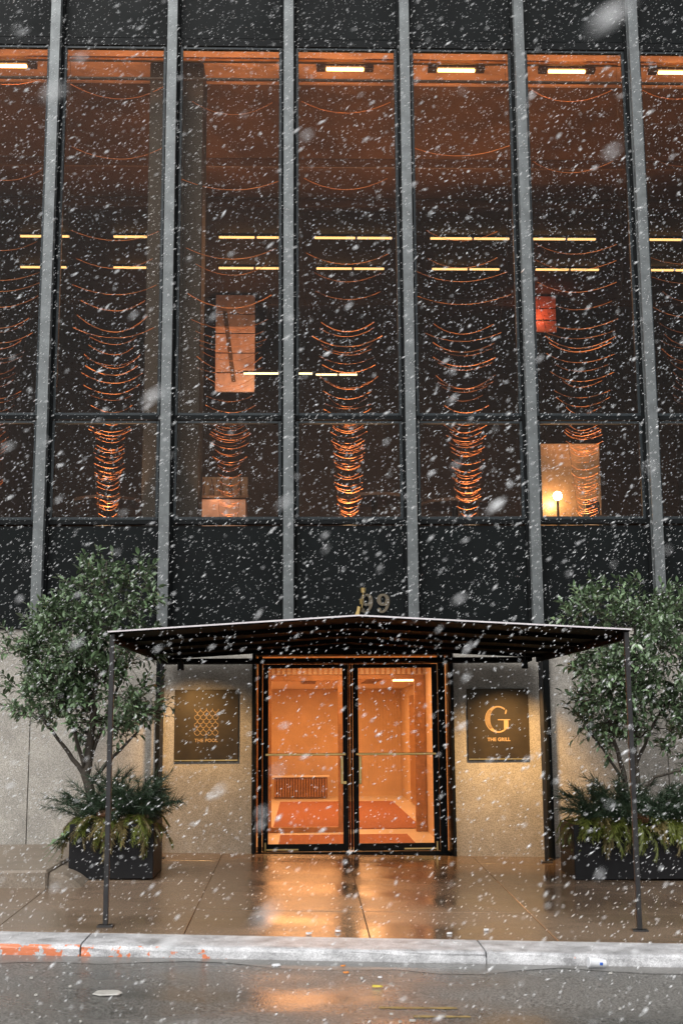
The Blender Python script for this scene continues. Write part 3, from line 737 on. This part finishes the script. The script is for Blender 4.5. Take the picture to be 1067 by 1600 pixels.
MB().box(-.42, .42, .46, .5, .99, 1.35).build('back_board', 'panel_tan', bu)
lamp('bar_light', 'POINT', (-1.05, 2.95, 4.75), 1.3, (1, .62, .42), size=.05)
for k in range(6):
    o = MB().cyl((0, 0, 0), (0, 0, .17), .03, n=10).tube([(0, 0, .17), (0, 0, .2), (0, 0, .28)], [.03, .012, .012], 10).build('bottle', mat('bottle', (.10, .05, .02), .15) if k == 0 else 'bottle')
    o.location = (-1.38 + k * .13, 3.4, 4.692); tag(o, 'small dark bottle on the lit bar counter', 'bottle', 'bottles on the bar')
for k, (x, y) in enumerate(((-2.4, 2.2), (1.1, 2.0), (2.2, 2.4))):
    t = empty('dining_table', (x, y, 3.7), 'dark dining table inside behind the lower panes', 'table', 'dining tables behind the glass')
    MB().cyl((0, 0, .70), (0, 0, .74), .45, n=24).build('table_top', 'floor_in', t); MB().cyl((0, 0, 0), (0, 0, .70), .04).build('pedestal', 'fixture', t); MB().cyl((0, 0, 0), (0, 0, .03), .25).build('base', 'fixture', t)
# general dim room light
lamp('room_light', 'AREA', (.8, 7.0, 9.4), 62, (1, .50, .25), (.8, 6.0, 3.7), 9.0, 5.0)

# ------------------------------------------------------------------ planters, greens and trees
def planter(x0, x1, y0, y1, h, label):
    cx, cy = (x0 + x1) / 2, (y0 + y1) / 2; z = max(gz(x0, y1), gz(x1, y0)) - .02
    p = empty('planter', (cx, cy, z), label, 'planter', None); w, d = (x1 - x0) / 2, (y1 - y0) / 2
    MB().box(-w, w, -d, -d + .03, 0, h, .005).box(-w, w, d - .03, d, 0, h, .005).box(-w, -w + .03, -d + .031, d - .031, 0, h, .005).box(w - .03, w, -d + .031, d - .031, 0, h, .005).build('box', 'black', p)
    MB().box(-w + .031, w - .031, -d + .031, d - .031, .05, h - .05).build('soil', 'soil', p)
    return p, z + h

def leaf_geo(mb_, p, d, n, L, w, droop=.15):
    """one leaf: folded along its midrib, tip drooping"""
    sd_ = d.cross(n).normalized(); n = sd_.cross(d).normalized()
    q = [p, p + d * L * .35 + sd_ * w * .5 + n * w * .16, p + d * L * .35, p + d * L * .35 - sd_ * w * .5 + n * w * .16,
         p + d * L * .72 + sd_ * w * .42 + n * (w * .14 - droop * L * .3), p + d * L * .72 - n * droop * L * .3, p + d * L * .72 - sd_ * w * .42 + n * (w * .14 - droop * L * .3),
         p + d * L - n * droop * L]
    mb_.add(q, [(0, 2, 1), (0, 3, 2), (1, 2, 5, 4), (2, 3, 6, 5), (4, 5, 7), (5, 6, 7)])

def rvec(r): 
    while True:
        v = Vector((r.uniform(-1, 1), r.uniform(-1, 1), r.uniform(-1, 1)))
        if .05 < v.length < 1: return v.normalized()

def tree(loc, stems, blobs, nclump, seed, label):
    """stems: polylines of (x,y,z,r) from the base; blobs: ellipsoids that the crown fills"""
    r = random.Random(seed); T = empty('potted_tree', loc, label, 'tree', None)
    tr_ = MB(); nodes = []
    for s_ in stems:
        P = [Vector(q[:3]) for q in s_]; rr = [q[3] for q in s_]
        fine, fr_ = [], []
        for i in range(len(P) - 1):
            for k in range(4):
                u = k / 4; j = Vector((r.uniform(-1, 1), r.uniform(-1, 1), 0)) * .008
                fine.append(P[i].lerp(P[i + 1], u) + j); fr_.append(rr[i] * (1 - u) + rr[i + 1] * u)
        fine.append(P[-1]); fr_.append(rr[-1]); tr_.tube(fine, fr_, 8)
        k0 = len(fine) // 3
        for q, e in zip(fine[k0:], fr_[k0:]): nodes.append((q, e))
    wsum = sum(b[6] for b in blobs); cl = []
    for i in range(nclump):
        t = r.uniform(0, wsum)
        for b in blobs:
            t -= b[6]
            if t <= 0: break
        v = rvec(r) * (r.random() ** .42)
        cl.append((Vector((b[0] + v.x * b[3], b[1] + v.y * b[4], b[2] + v.z * b[5])), Vector((b[0], b[1], b[2]))))
    cl.sort(key=lambda c: (c[0] - Vector(stems[0][1][:3])).length)
    lf = MB(); tw = MB()
    for c, bc in cl:
        best = min(nodes, key=lambda q: (q[0] - c).length + (.35 if q[0].z > c.z + .05 else 0) - q[1] * 4)
        a, ra = best; d = c - a
        if d.length > .06:
            mid = a.lerp(c, .5) + Vector((r.uniform(-.04, .04), r.uniform(-.04, .04), -.10 * d.length + r.uniform(-.02, .03)))
            r0 = min(ra * .65, .016); r1 = max(.003, r0 * .35)
            pts = [a, a.lerp(mid, .55) + Vector((0, 0, -.01)), mid, mid.lerp(c, .5) + Vector((0, 0, .015)), c]
            tw.tube(pts, [r0, r0 * .85, r0 * .65, r0 * .5, r1], 5, cap=False)
            for q, e in zip(pts[1:], (r0 * .85, r0 * .65, r0 * .5, r1)): nodes.append((q, e))
        out = (c - bc); out = out.normalized() if out.length > .01 else Vector((0, 0, 1))
        for sh in range(r.choice([3, 4, 4])):
            dr = (out * r.uniform(.3, 1.1) + Vector((0, 0, r.uniform(-.1, 1.0))) + rvec(r) * .75).normalized()
            Ls = r.uniform(.10, .24) if r.random() < .8 else r.uniform(.22, .36); p0 = c + rvec(r) * .03; bend = Vector((0, 0, r.uniform(-.05, .03)))
            pts = [p0, p0 + dr * Ls * .5 + bend * .3, p0 + dr * Ls + bend]
            tw.tube(pts, [.0035, .003, .002], 4, cap=False)
            nl = r.randint(8, 12); sd_ = dr.cross(rvec(r)).normalized(); up = sd_.cross(dr)
            for k in range(nl):
                u = .12 + .88 * k / (nl - 1); q = pts[0].lerp(pts[2], u) + bend * (u * (u - 1)); an = k * 2.4 + r.uniform(-.4, .4)
                sidev = sd_ * math.cos(an) + up * math.sin(an)
                dl = (dr * r.uniform(.35, .75) + sidev * r.uniform(.6, 1.0) + Vector((0, 0, r.uniform(-.25, .25)))).normalized()
                if k == nl - 1: dl = (dr + rvec(r) * .25).normalized()
                nn = (Vector((0, 0, 1)) + rvec(r) * .5).normalized()
                Lf = r.uniform(.055, .105); leaf_geo(lf, q, dl, nn, Lf, Lf * r.uniform(.36, .46), r.uniform(.05, .3))
    tr_.build('trunk', 'bark', T, True); tw.build('branches', 'bark', T, True); lf.build('crown', 'leaf', T, False)
    return T

def bough_mesh(kind, seed):
    r = random.Random(seed); m = MB(); Ls = r.uniform(.26, .36)
    def sp(u):
        if kind == 'pine': return Vector((Ls * u, .03 * math.sin(3 * u), .10 * u - .12 * u * u))
        if kind == 'leafy': return Vector((Ls * 1.1 * u, .04 * math.sin(4 * u), -.04 * u))
        return Vector((Ls * u * (1 - .25 * u), .03 * math.sin(2 * u), .08 * u - .30 * u * u))
    m.tube([sp(i / 8) for i in range(9)], [.005 * (1 - .7 * i / 8) for i in range(9)], 4, cap=False)
    if kind == 'pine':
        for k in range(130):
            u = r.uniform(.08, 1); p = sp(u); t = (sp(min(1, u + .05)) - sp(u - .05)).normalized()
            d = (t * r.uniform(.5, 1.0) + rvec(r) * .75).normalized(); L_ = r.uniform(.05, .095)
            s_ = d.cross(rvec(r)).normalized() * .0022; e = p + d * L_ + Vector((0, 0, -.012))
            m.add([p - s_, p + s_, e + s_ * .4, e - s_ * .4], [(0, 1, 2, 3)])
    elif kind == 'leafy':
        for k in range(14):
            u = .1 + .9 * k / 25; p = sp(u); dl = (Vector((.6, (-1) ** k * .8, .2)) + rvec(r) * .4).normalized()
            leaf_geo(m, p, dl, Vector((0, 0, 1)), r.uniform(.05, .07), .024)
    else:
        for k in range(34):
            u = .06 + .94 * k / 33; p = sp(u); sg = (-1) ** k
            t = (sp(min(1, u + .05)) - sp(max(0, u - .05))).normalized()
            d = (t * .8 + Vector((0, sg * (.9 - .5 * u), 0)) + rvec(r) * .25).normalized(); L_ = r.uniform(.06, .11) * (1.1 - .5 * u)
            pr = p
            for g in range(4):                                  # each spray: overlapping scale-leaf segments that sag
                q = pr + (d + Vector((0, 0, -.25 * g))).normalized() * L_ / 4; s_ = d.cross(Vector((0, 0, 1))).normalized() * (.009 - .0015 * g)
                m.add([pr - s_ * .7, q - s_, q + s_, pr + s_ * .7], [(0, 1, 2, 3)])
                e1 = q + (d + s_.normalized() * .9).normalized() * .026 + Vector((0, 0, -.006)); e2 = q + (d - s_.normalized() * .9).normalized() * .026 + Vector((0, 0, -.006))
                m.add([pr, pr.lerp(q, .6), e1], [(0, 1, 2)]); m.add([pr, e2, pr.lerp(q, .6)], [(0, 1, 2)])
                pr = q
    return m
BGH = {k: [bough_mesh(k, 100 + 7 * i + len(k)) for i in range(3)] for k in ('pine', 'cedar', 'leafy')}
BM = {('pine', 0): [b.mesh('pine_bough', 'pine') for b in BGH['pine']], ('cedar', 0): [b.mesh('cedar_bough', 'cedar') for b in BGH['cedar']],
      ('cedar', 1): [b.mesh('cedar_bough', 'dry') for b in BGH['cedar']], ('leafy', 0): [b.mesh('leafy_sprig', 'leaf') for b in BGH['leafy']]}
def cone_mesh():
    m = MB(); m.sphere((0, 0, 0), .03, 10, 6, (1, 1, 2.2))
    for i in range(11):
        z = -.06 + i * .0125; rad = .036 * math.sqrt(max(.05, 1 - (z / .075) ** 2)) + .006
        for j in range(9):
            a = 2 * math.pi * (j + .5 * (i % 2)) / 9; c, s_ = math.cos(a), math.sin(a)
            b0 = Vector((rad * .55 * c, rad * .55 * s_, z)); t_ = Vector((-s_, c, 0)) * .009; e = Vector((rad * 1.12 * c, rad * 1.12 * s_, z + .010))
            m.add([b0 - t_, b0 + t_, e + t_ * .6, e - t_ * .6, e + Vector((0, 0, -.005))], [(0, 1, 2, 3), (3, 2, 4)])
    return m.mesh('pine_cone', 'cone')
CONE = cone_mesh()
def greens(cx, cy, z, w, d, n, seed, label, spec):
    r = random.Random(seed); g = empty('winter_greens', (cx, cy, z), label, 'greenery', None)
    for i in range(n):
        kind = r.choices(spec[0], spec[1])[0]; a = r.uniform(0, 2 * math.pi)
        if r.random() < .72: a = r.uniform(math.pi, 2 * math.pi)      # most lean out over the street side
        rim = r.uniform(.25, .98); px = w * rim * math.cos(a); py = d * rim * math.sin(a)
        if abs(px) < w and r.random() < .55: px = r.uniform(-w, w)
        key = kind; me = r.choice(BM[key]); s_ = r.uniform(.85, 1.4) if kind[0] == 'pine' else r.uniform(.6, .95)
        if kind[0] == 'pine': pit = r.uniform(-1.25, -.35)
        elif kind[0] == 'leafy': pit = r.uniform(-.5, .1)
        else: pit = r.uniform(-.35, .55); rim = r.uniform(.75, 1.2); px = w * rim * math.cos(a) if r.random() < .4 else r.uniform(-w, w); py = d * rim * math.sin(a) if abs(px) > w * .7 else -d * r.uniform(.6, 1.2)
        nm = {'pine': 'pine_bough', 'cedar': 'cedar_bough', 'leafy': 'leafy_sprig'}[kind[0]]
        link_mesh(nm, me, g, (px * .8, py * .8, r.uniform(-.04, .07)), (r.uniform(-.4, .4), pit, a + r.uniform(-.5, .5)), (s_, s_, s_))
    return g
SPEC_L = ([('pine', 0), ('cedar', 0), ('cedar', 1)], [.40, .36, .24]); SPEC_R = ([('pine', 0), ('cedar', 0), ('cedar', 1)], [.52, .38, .10])
PL, zL = planter(-2.04, -1.25, -1.80, -1.05, .50, 'black box planter holding the tree by the left sign')
gL = greens(-1.66, -1.42, zL, .40, .38, 230, 5, 'winter greens with pine cone in the narrow planter by the left sign', SPEC_L)
link_mesh('pine_cone', CONE, gL, (-.05, -.36, .10), (R(20), R(78), R(10)), (1.35, 1.35, 1.35)); link_mesh('pine_cone', CONE, gL, (.28, -.25, .08), (R(10), R(100), R(-40)), (1.1, 1.1, 1.1))
for k in range(5): link_mesh('leafy_sprig', BM[('leafy', 0)][k % 3], gL, (-.36, -.36 + .06 * k, -.05), (.2 * k - .4, R(24 + 7 * k), R(180 + 12 * k - 24)), (1.1, 1.1, 1.1))
PR, zR = planter(2.80, 4.15, -1.52, -.85, .52, 'long black planter holding the tree by the right sign')
gR = greens(3.47, -1.18, zR, .68, .34, 290, 9, 'winter greens with pine cones in the long planter by the right sign', SPEC_R)
link_mesh('pine_cone', CONE, gR, (-.03, -.36, .08), (R(12), R(110), R(30)), (1.35, 1.35, 1.35)); link_mesh('pine_cone', CONE, gR, (-.02, -.2, .16), (R(40), R(70), R(0)), (1.1, 1.1, 1.1))
# left tree: (positions relative to its base)
tree((-1.88, -1.38, zL - .06), [[(0, 0, -.2, .058), (-.02, 0, .25, .05), (-.09, .0, .50, .046), (-.05, .02, .9, .036), (-.02, .0, 1.4, .024), (.02, .02, 2.2, .012), (.06, 0, 2.62, .005)],
      [(-.09, 0, .47, .03), (-.28, .05, .72, .022), (-.5, .05, 1.0, .014), (-.72, 0, 1.35, .008)], [(-.05, 0, .42, .026), (.18, -.05, .68, .018), (.42, -.05, .92, .010)],
      [(-.06, 0, .62, .026), (.04, .12, 1.0, .018), (.28, .15, 1.6, .010)], [(-.09, 0, .55, .024), (-.2, -.15, .95, .016), (-.4, -.2, 1.5, .009)]],
     [(-.16, 0, 1.78, .80, .55, .36, 3.4), (.14, 0, 2.22, .46, .42, .40, 1.9), (-.40, 0, 1.42, .52, .45, .30, 1.6), (.10, 0, 1.30, .56, .45, .32, 1.9), (-.38, 0, 1.10, .44, .34, .16, .6), (.30, 0, 1.02, .34, .3, .16, .5)],
     205, 31, 'leafy green potted tree with one leaning trunk by the left sign')
tree((3.50, -1.18, zR - .06), [[(-.05, 0, -.2, .034), (-.06, 0, .25, .030), (-.10, .0, .55, .026), (-.2, .02, .95, .020), (-.22, .0, 1.5, .012), (-.2, .02, 2.1, .006)],
      [(.06, .03, -.2, .036), (.05, .03, .4, .030), (.04, .03, .9, .022), (.06, 0, 1.5, .014), (.1, 0, 2.25, .006)],
      [(.05, .03, .30, .02), (.22, 0, .50, .016), (.48, -.03, .56, .010), (.7, 0, .75, .006)], [(-.08, 0, .45, .018), (-.28, -.02, .75, .013), (-.46, 0, 1.0, .008)],
      [(.04, .03, .62, .02), (.25, .1, 1.0, .014), (.55, .1, 1.5, .008)]],
     [(.03, 0, 2.06, .70, .5, .36, 3.2), (.40, 0, 1.62, .55, .5, .45, 2.6), (-.16, 0, 1.50, .40, .4, .34, 1.8), (-.22, 0, 1.08, .34, .35, .26, 1.0), (.45, 0, 1.10, .45, .4, .30, 1.5), (.62, 0, .78, .26, .25, .16, .5)],
     220, 47, 'leafy green potted tree with two slim trunks by the right sign')

# ------------------------------------------------------------------ litter
def ry(x, y): return rz(x, y) + .004
cup = empty('paper_cup', (2.17, -5.06, ry(2.17, -5.06) + .040), 'white paper cup with a blue mark lying in the gutter', 'cup')
cup.rotation_euler = (0, R(-84), R(6)); cup.scale = (.85, .85, .95)
m = MB().tube([(0, 0, -.06), (0, 0, -.058), (0, 0, .055), (0, 0, .06)], [.030, .031, .041, .043], 20); m.build('body', 'paper', cup, False)
MB().tube([(0, 0, .0602), (0, 0, .068)], [.0435, .042], 20).build('rim', 'paper', cup)
MB().box(-.011, .011, -.0375, -.031, -.032, -.008, .003).build('blue_mark', 'blue_ink', cup); bpy.context.view_layer.update()
def scrap(name, x, y, w, d, m_, lab, cat='litter', seed=1, h=.006, z=None, group=None):
    r = random.Random(seed); s_ = MB(); n_ = 7
    P = [(w * math.cos(2 * math.pi * i / n_) * r.uniform(.7, 1.15), d * math.sin(2 * math.pi * i / n_) * r.uniform(.7, 1.15)) for i in range(n_)]
    s_.v = [(px, py, 0) for px, py in P] + [(px * .9, py * .9, h + r.uniform(0, h)) for px, py in P] + [(0, 0, h * 1.6)]
    for i in range(n_): j = (i + 1) % n_; s_.f += [(i, j, n_ + j, n_ + i), (n_ + i, n_ + j, 2 * n_)]
    s_.f.append(tuple(range(n_))[::-1])
    o = s_.build(name, m_); o.location = (x, y, (ry(x, y) + .004) if z is None else z); return tag(o, lab, cat, group)
scrap('flattened_cardboard', -1.02, -6.0, .115, .085, 'grey_scrap', 'pale flattened scrap of cardboard lying on the wet road', seed=3, h=.004)
scrap('paper_scrap', -.02, -5.06, .035, .02, 'paper', 'white paper scrap in the gutter near the orange paint', seed=4)
scrap('orange_peel', .43, -5.06, .018, .012, 'orange_scrap', 'small orange peel in the gutter water', seed=5)
scrap('orange_peel', .44, -5.30, .022, .014, 'orange_scrap', 'orange peel on the road just off the gutter', seed=6)
scrap('leaf_scrap', .62, -5.75, .045, .018, 'yellow_scrap', 'yellow leaf scrap lying flat on the wet road', seed=7)
scrap('paper_scrap', .66, -5.45, .016, .016, 'paper', 'tiny white crumb of paper on the road by the peel', seed=8)
rr_ = random.Random(77)
for k in range(14):
    x, y = rr_.uniform(-2, 3), rr_.uniform(-6.9, -5.2)
    scrap('slush_bit', x, y, rr_.uniform(.008, .02), rr_.uniform(.006, .014), 'grey_scrap', 'small pale crumb of slush or litter on the wet road', 'litter', 200 + k, .006, group='crumbs on the road')
for x, y in ((.42, -4.20), (.20, -4.30), (1.25, -4.25), (1.55, -4.1)):
    scrap('slush_bit', x, y, .022, .012, 'paper', 'small white bit of slush on the pavement by the kerb', 'slush', int(x * 100), .008, gz(x, y) + .003, 'slush bits on the pavement')
for a, b, y in ((.60, 1.05, -6.33), (.78, 1.1, -6.55)):
    o = MB(); n_ = 8
    for i in range(n_ + 1):
        x = a + (b - a) * i / n_; wv = rr_.uniform(.012, .028); o.v += [(x, y + wv, rz(x, y) + .0045), (x, y - wv, rz(x, y) + .0045)]
        if i: o.f.append((2 * i - 2, 2 * i - 1, 2 * i + 1, 2 * i))
    tag(o.build('road_marking', 'yellow_paint'), 'worn yellow paint streak on the wet road', 'marking', 'yellow streaks on the road', 'structure')

# ------------------------------------------------------------------ falling snow
def snow():
    rs = np.random.default_rng(12)
    n = 215000
    P = np.stack([rs.uniform(-6.5, 7.5, n), rs.uniform(-13.6, -.12, n), rs.uniform(.05, 10.6, n)], 1)
    under = (P[:, 0] > -1.5) & (P[:, 0] < 2.85) & (P[:, 1] > -4.15) & (P[:, 2] < 2.5)
    P = P[~under]
    dy = P[:, 1] + 13.84; P = P[(np.abs(P[:, 0] - .3) < dy * .36 + .9) & (P[:, 2] < 1.6 + dy * .68 + .6)]
    d = np.linalg.norm(P - np.array(CAM), axis=1); P = P[(d > .7) & ((d > 3.0) | (rs.random(len(P)) < .5))]; n = len(P)
    V = np.array([(1, 0, 0), (-1, 0, 0), (0, 1, 0), (0, -1, 0), (0, 0, 1), (0, 0, -1)], float)
    Fc = np.array([(0, 2, 4), (2, 1, 4), (1, 3, 4), (3, 0, 4), (2, 0, 5), (1, 2, 5), (3, 1, 5), (0, 3, 5)])
    ang = np.radians(rs.normal(37, 9, n)); yaw = rs.normal(0, .25, n)
    a = np.stack([np.cos(ang) * np.cos(yaw), np.sin(yaw) * np.cos(ang), np.sin(ang)], 1)
    up = np.array([0, 1., 0]); b = np.cross(a, up); b /= np.linalg.norm(b, axis=1)[:, None]; c = np.cross(a, b)
    r0 = rs.lognormal(math.log(.00145), .38, n); asp = rs.uniform(3.0, 6.5, n)
    jit = rs.uniform(.8, 1.2, (n, 6, 1))
    Vv = V[None] * jit
    W_ = P[:, None, :] + (a[:, None, :] * (Vv[:, :, 0:1] * (r0 * asp)[:, None, None]) + b[:, None, :] * (Vv[:, :, 1:2] * r0[:, None, None]) + c[:, None, :] * (Vv[:, :, 2:3] * r0[:, None, None]))
    verts = W_.reshape(-1, 3); faces = (Fc[None] + (np.arange(n) * 6)[:, None, None]).reshape(-1, 3)
    me = bpy.data.meshes.new('falling_snow'); me.vertices.add(len(verts)); me.vertices.foreach_set('co', verts.astype(np.float32).ravel())
    me.loops.add(faces.size); me.loops.foreach_set('vertex_index', faces.astype(np.int32).ravel())
    me.polygons.add(len(faces)); me.polygons.foreach_set('loop_start', np.arange(0, faces.size, 3, dtype=np.int32))
    me.update(calc_edges=True); me.polygons.foreach_set('use_smooth', np.ones(len(faces), bool)); me.materials.append(M['flake'])
    o = bpy.data.objects.new('falling_snow', me); COL.objects.link(o)
    tag(o, 'white wind-blown snowflakes falling all over the street', 'snow', kind='stuff')
snow()
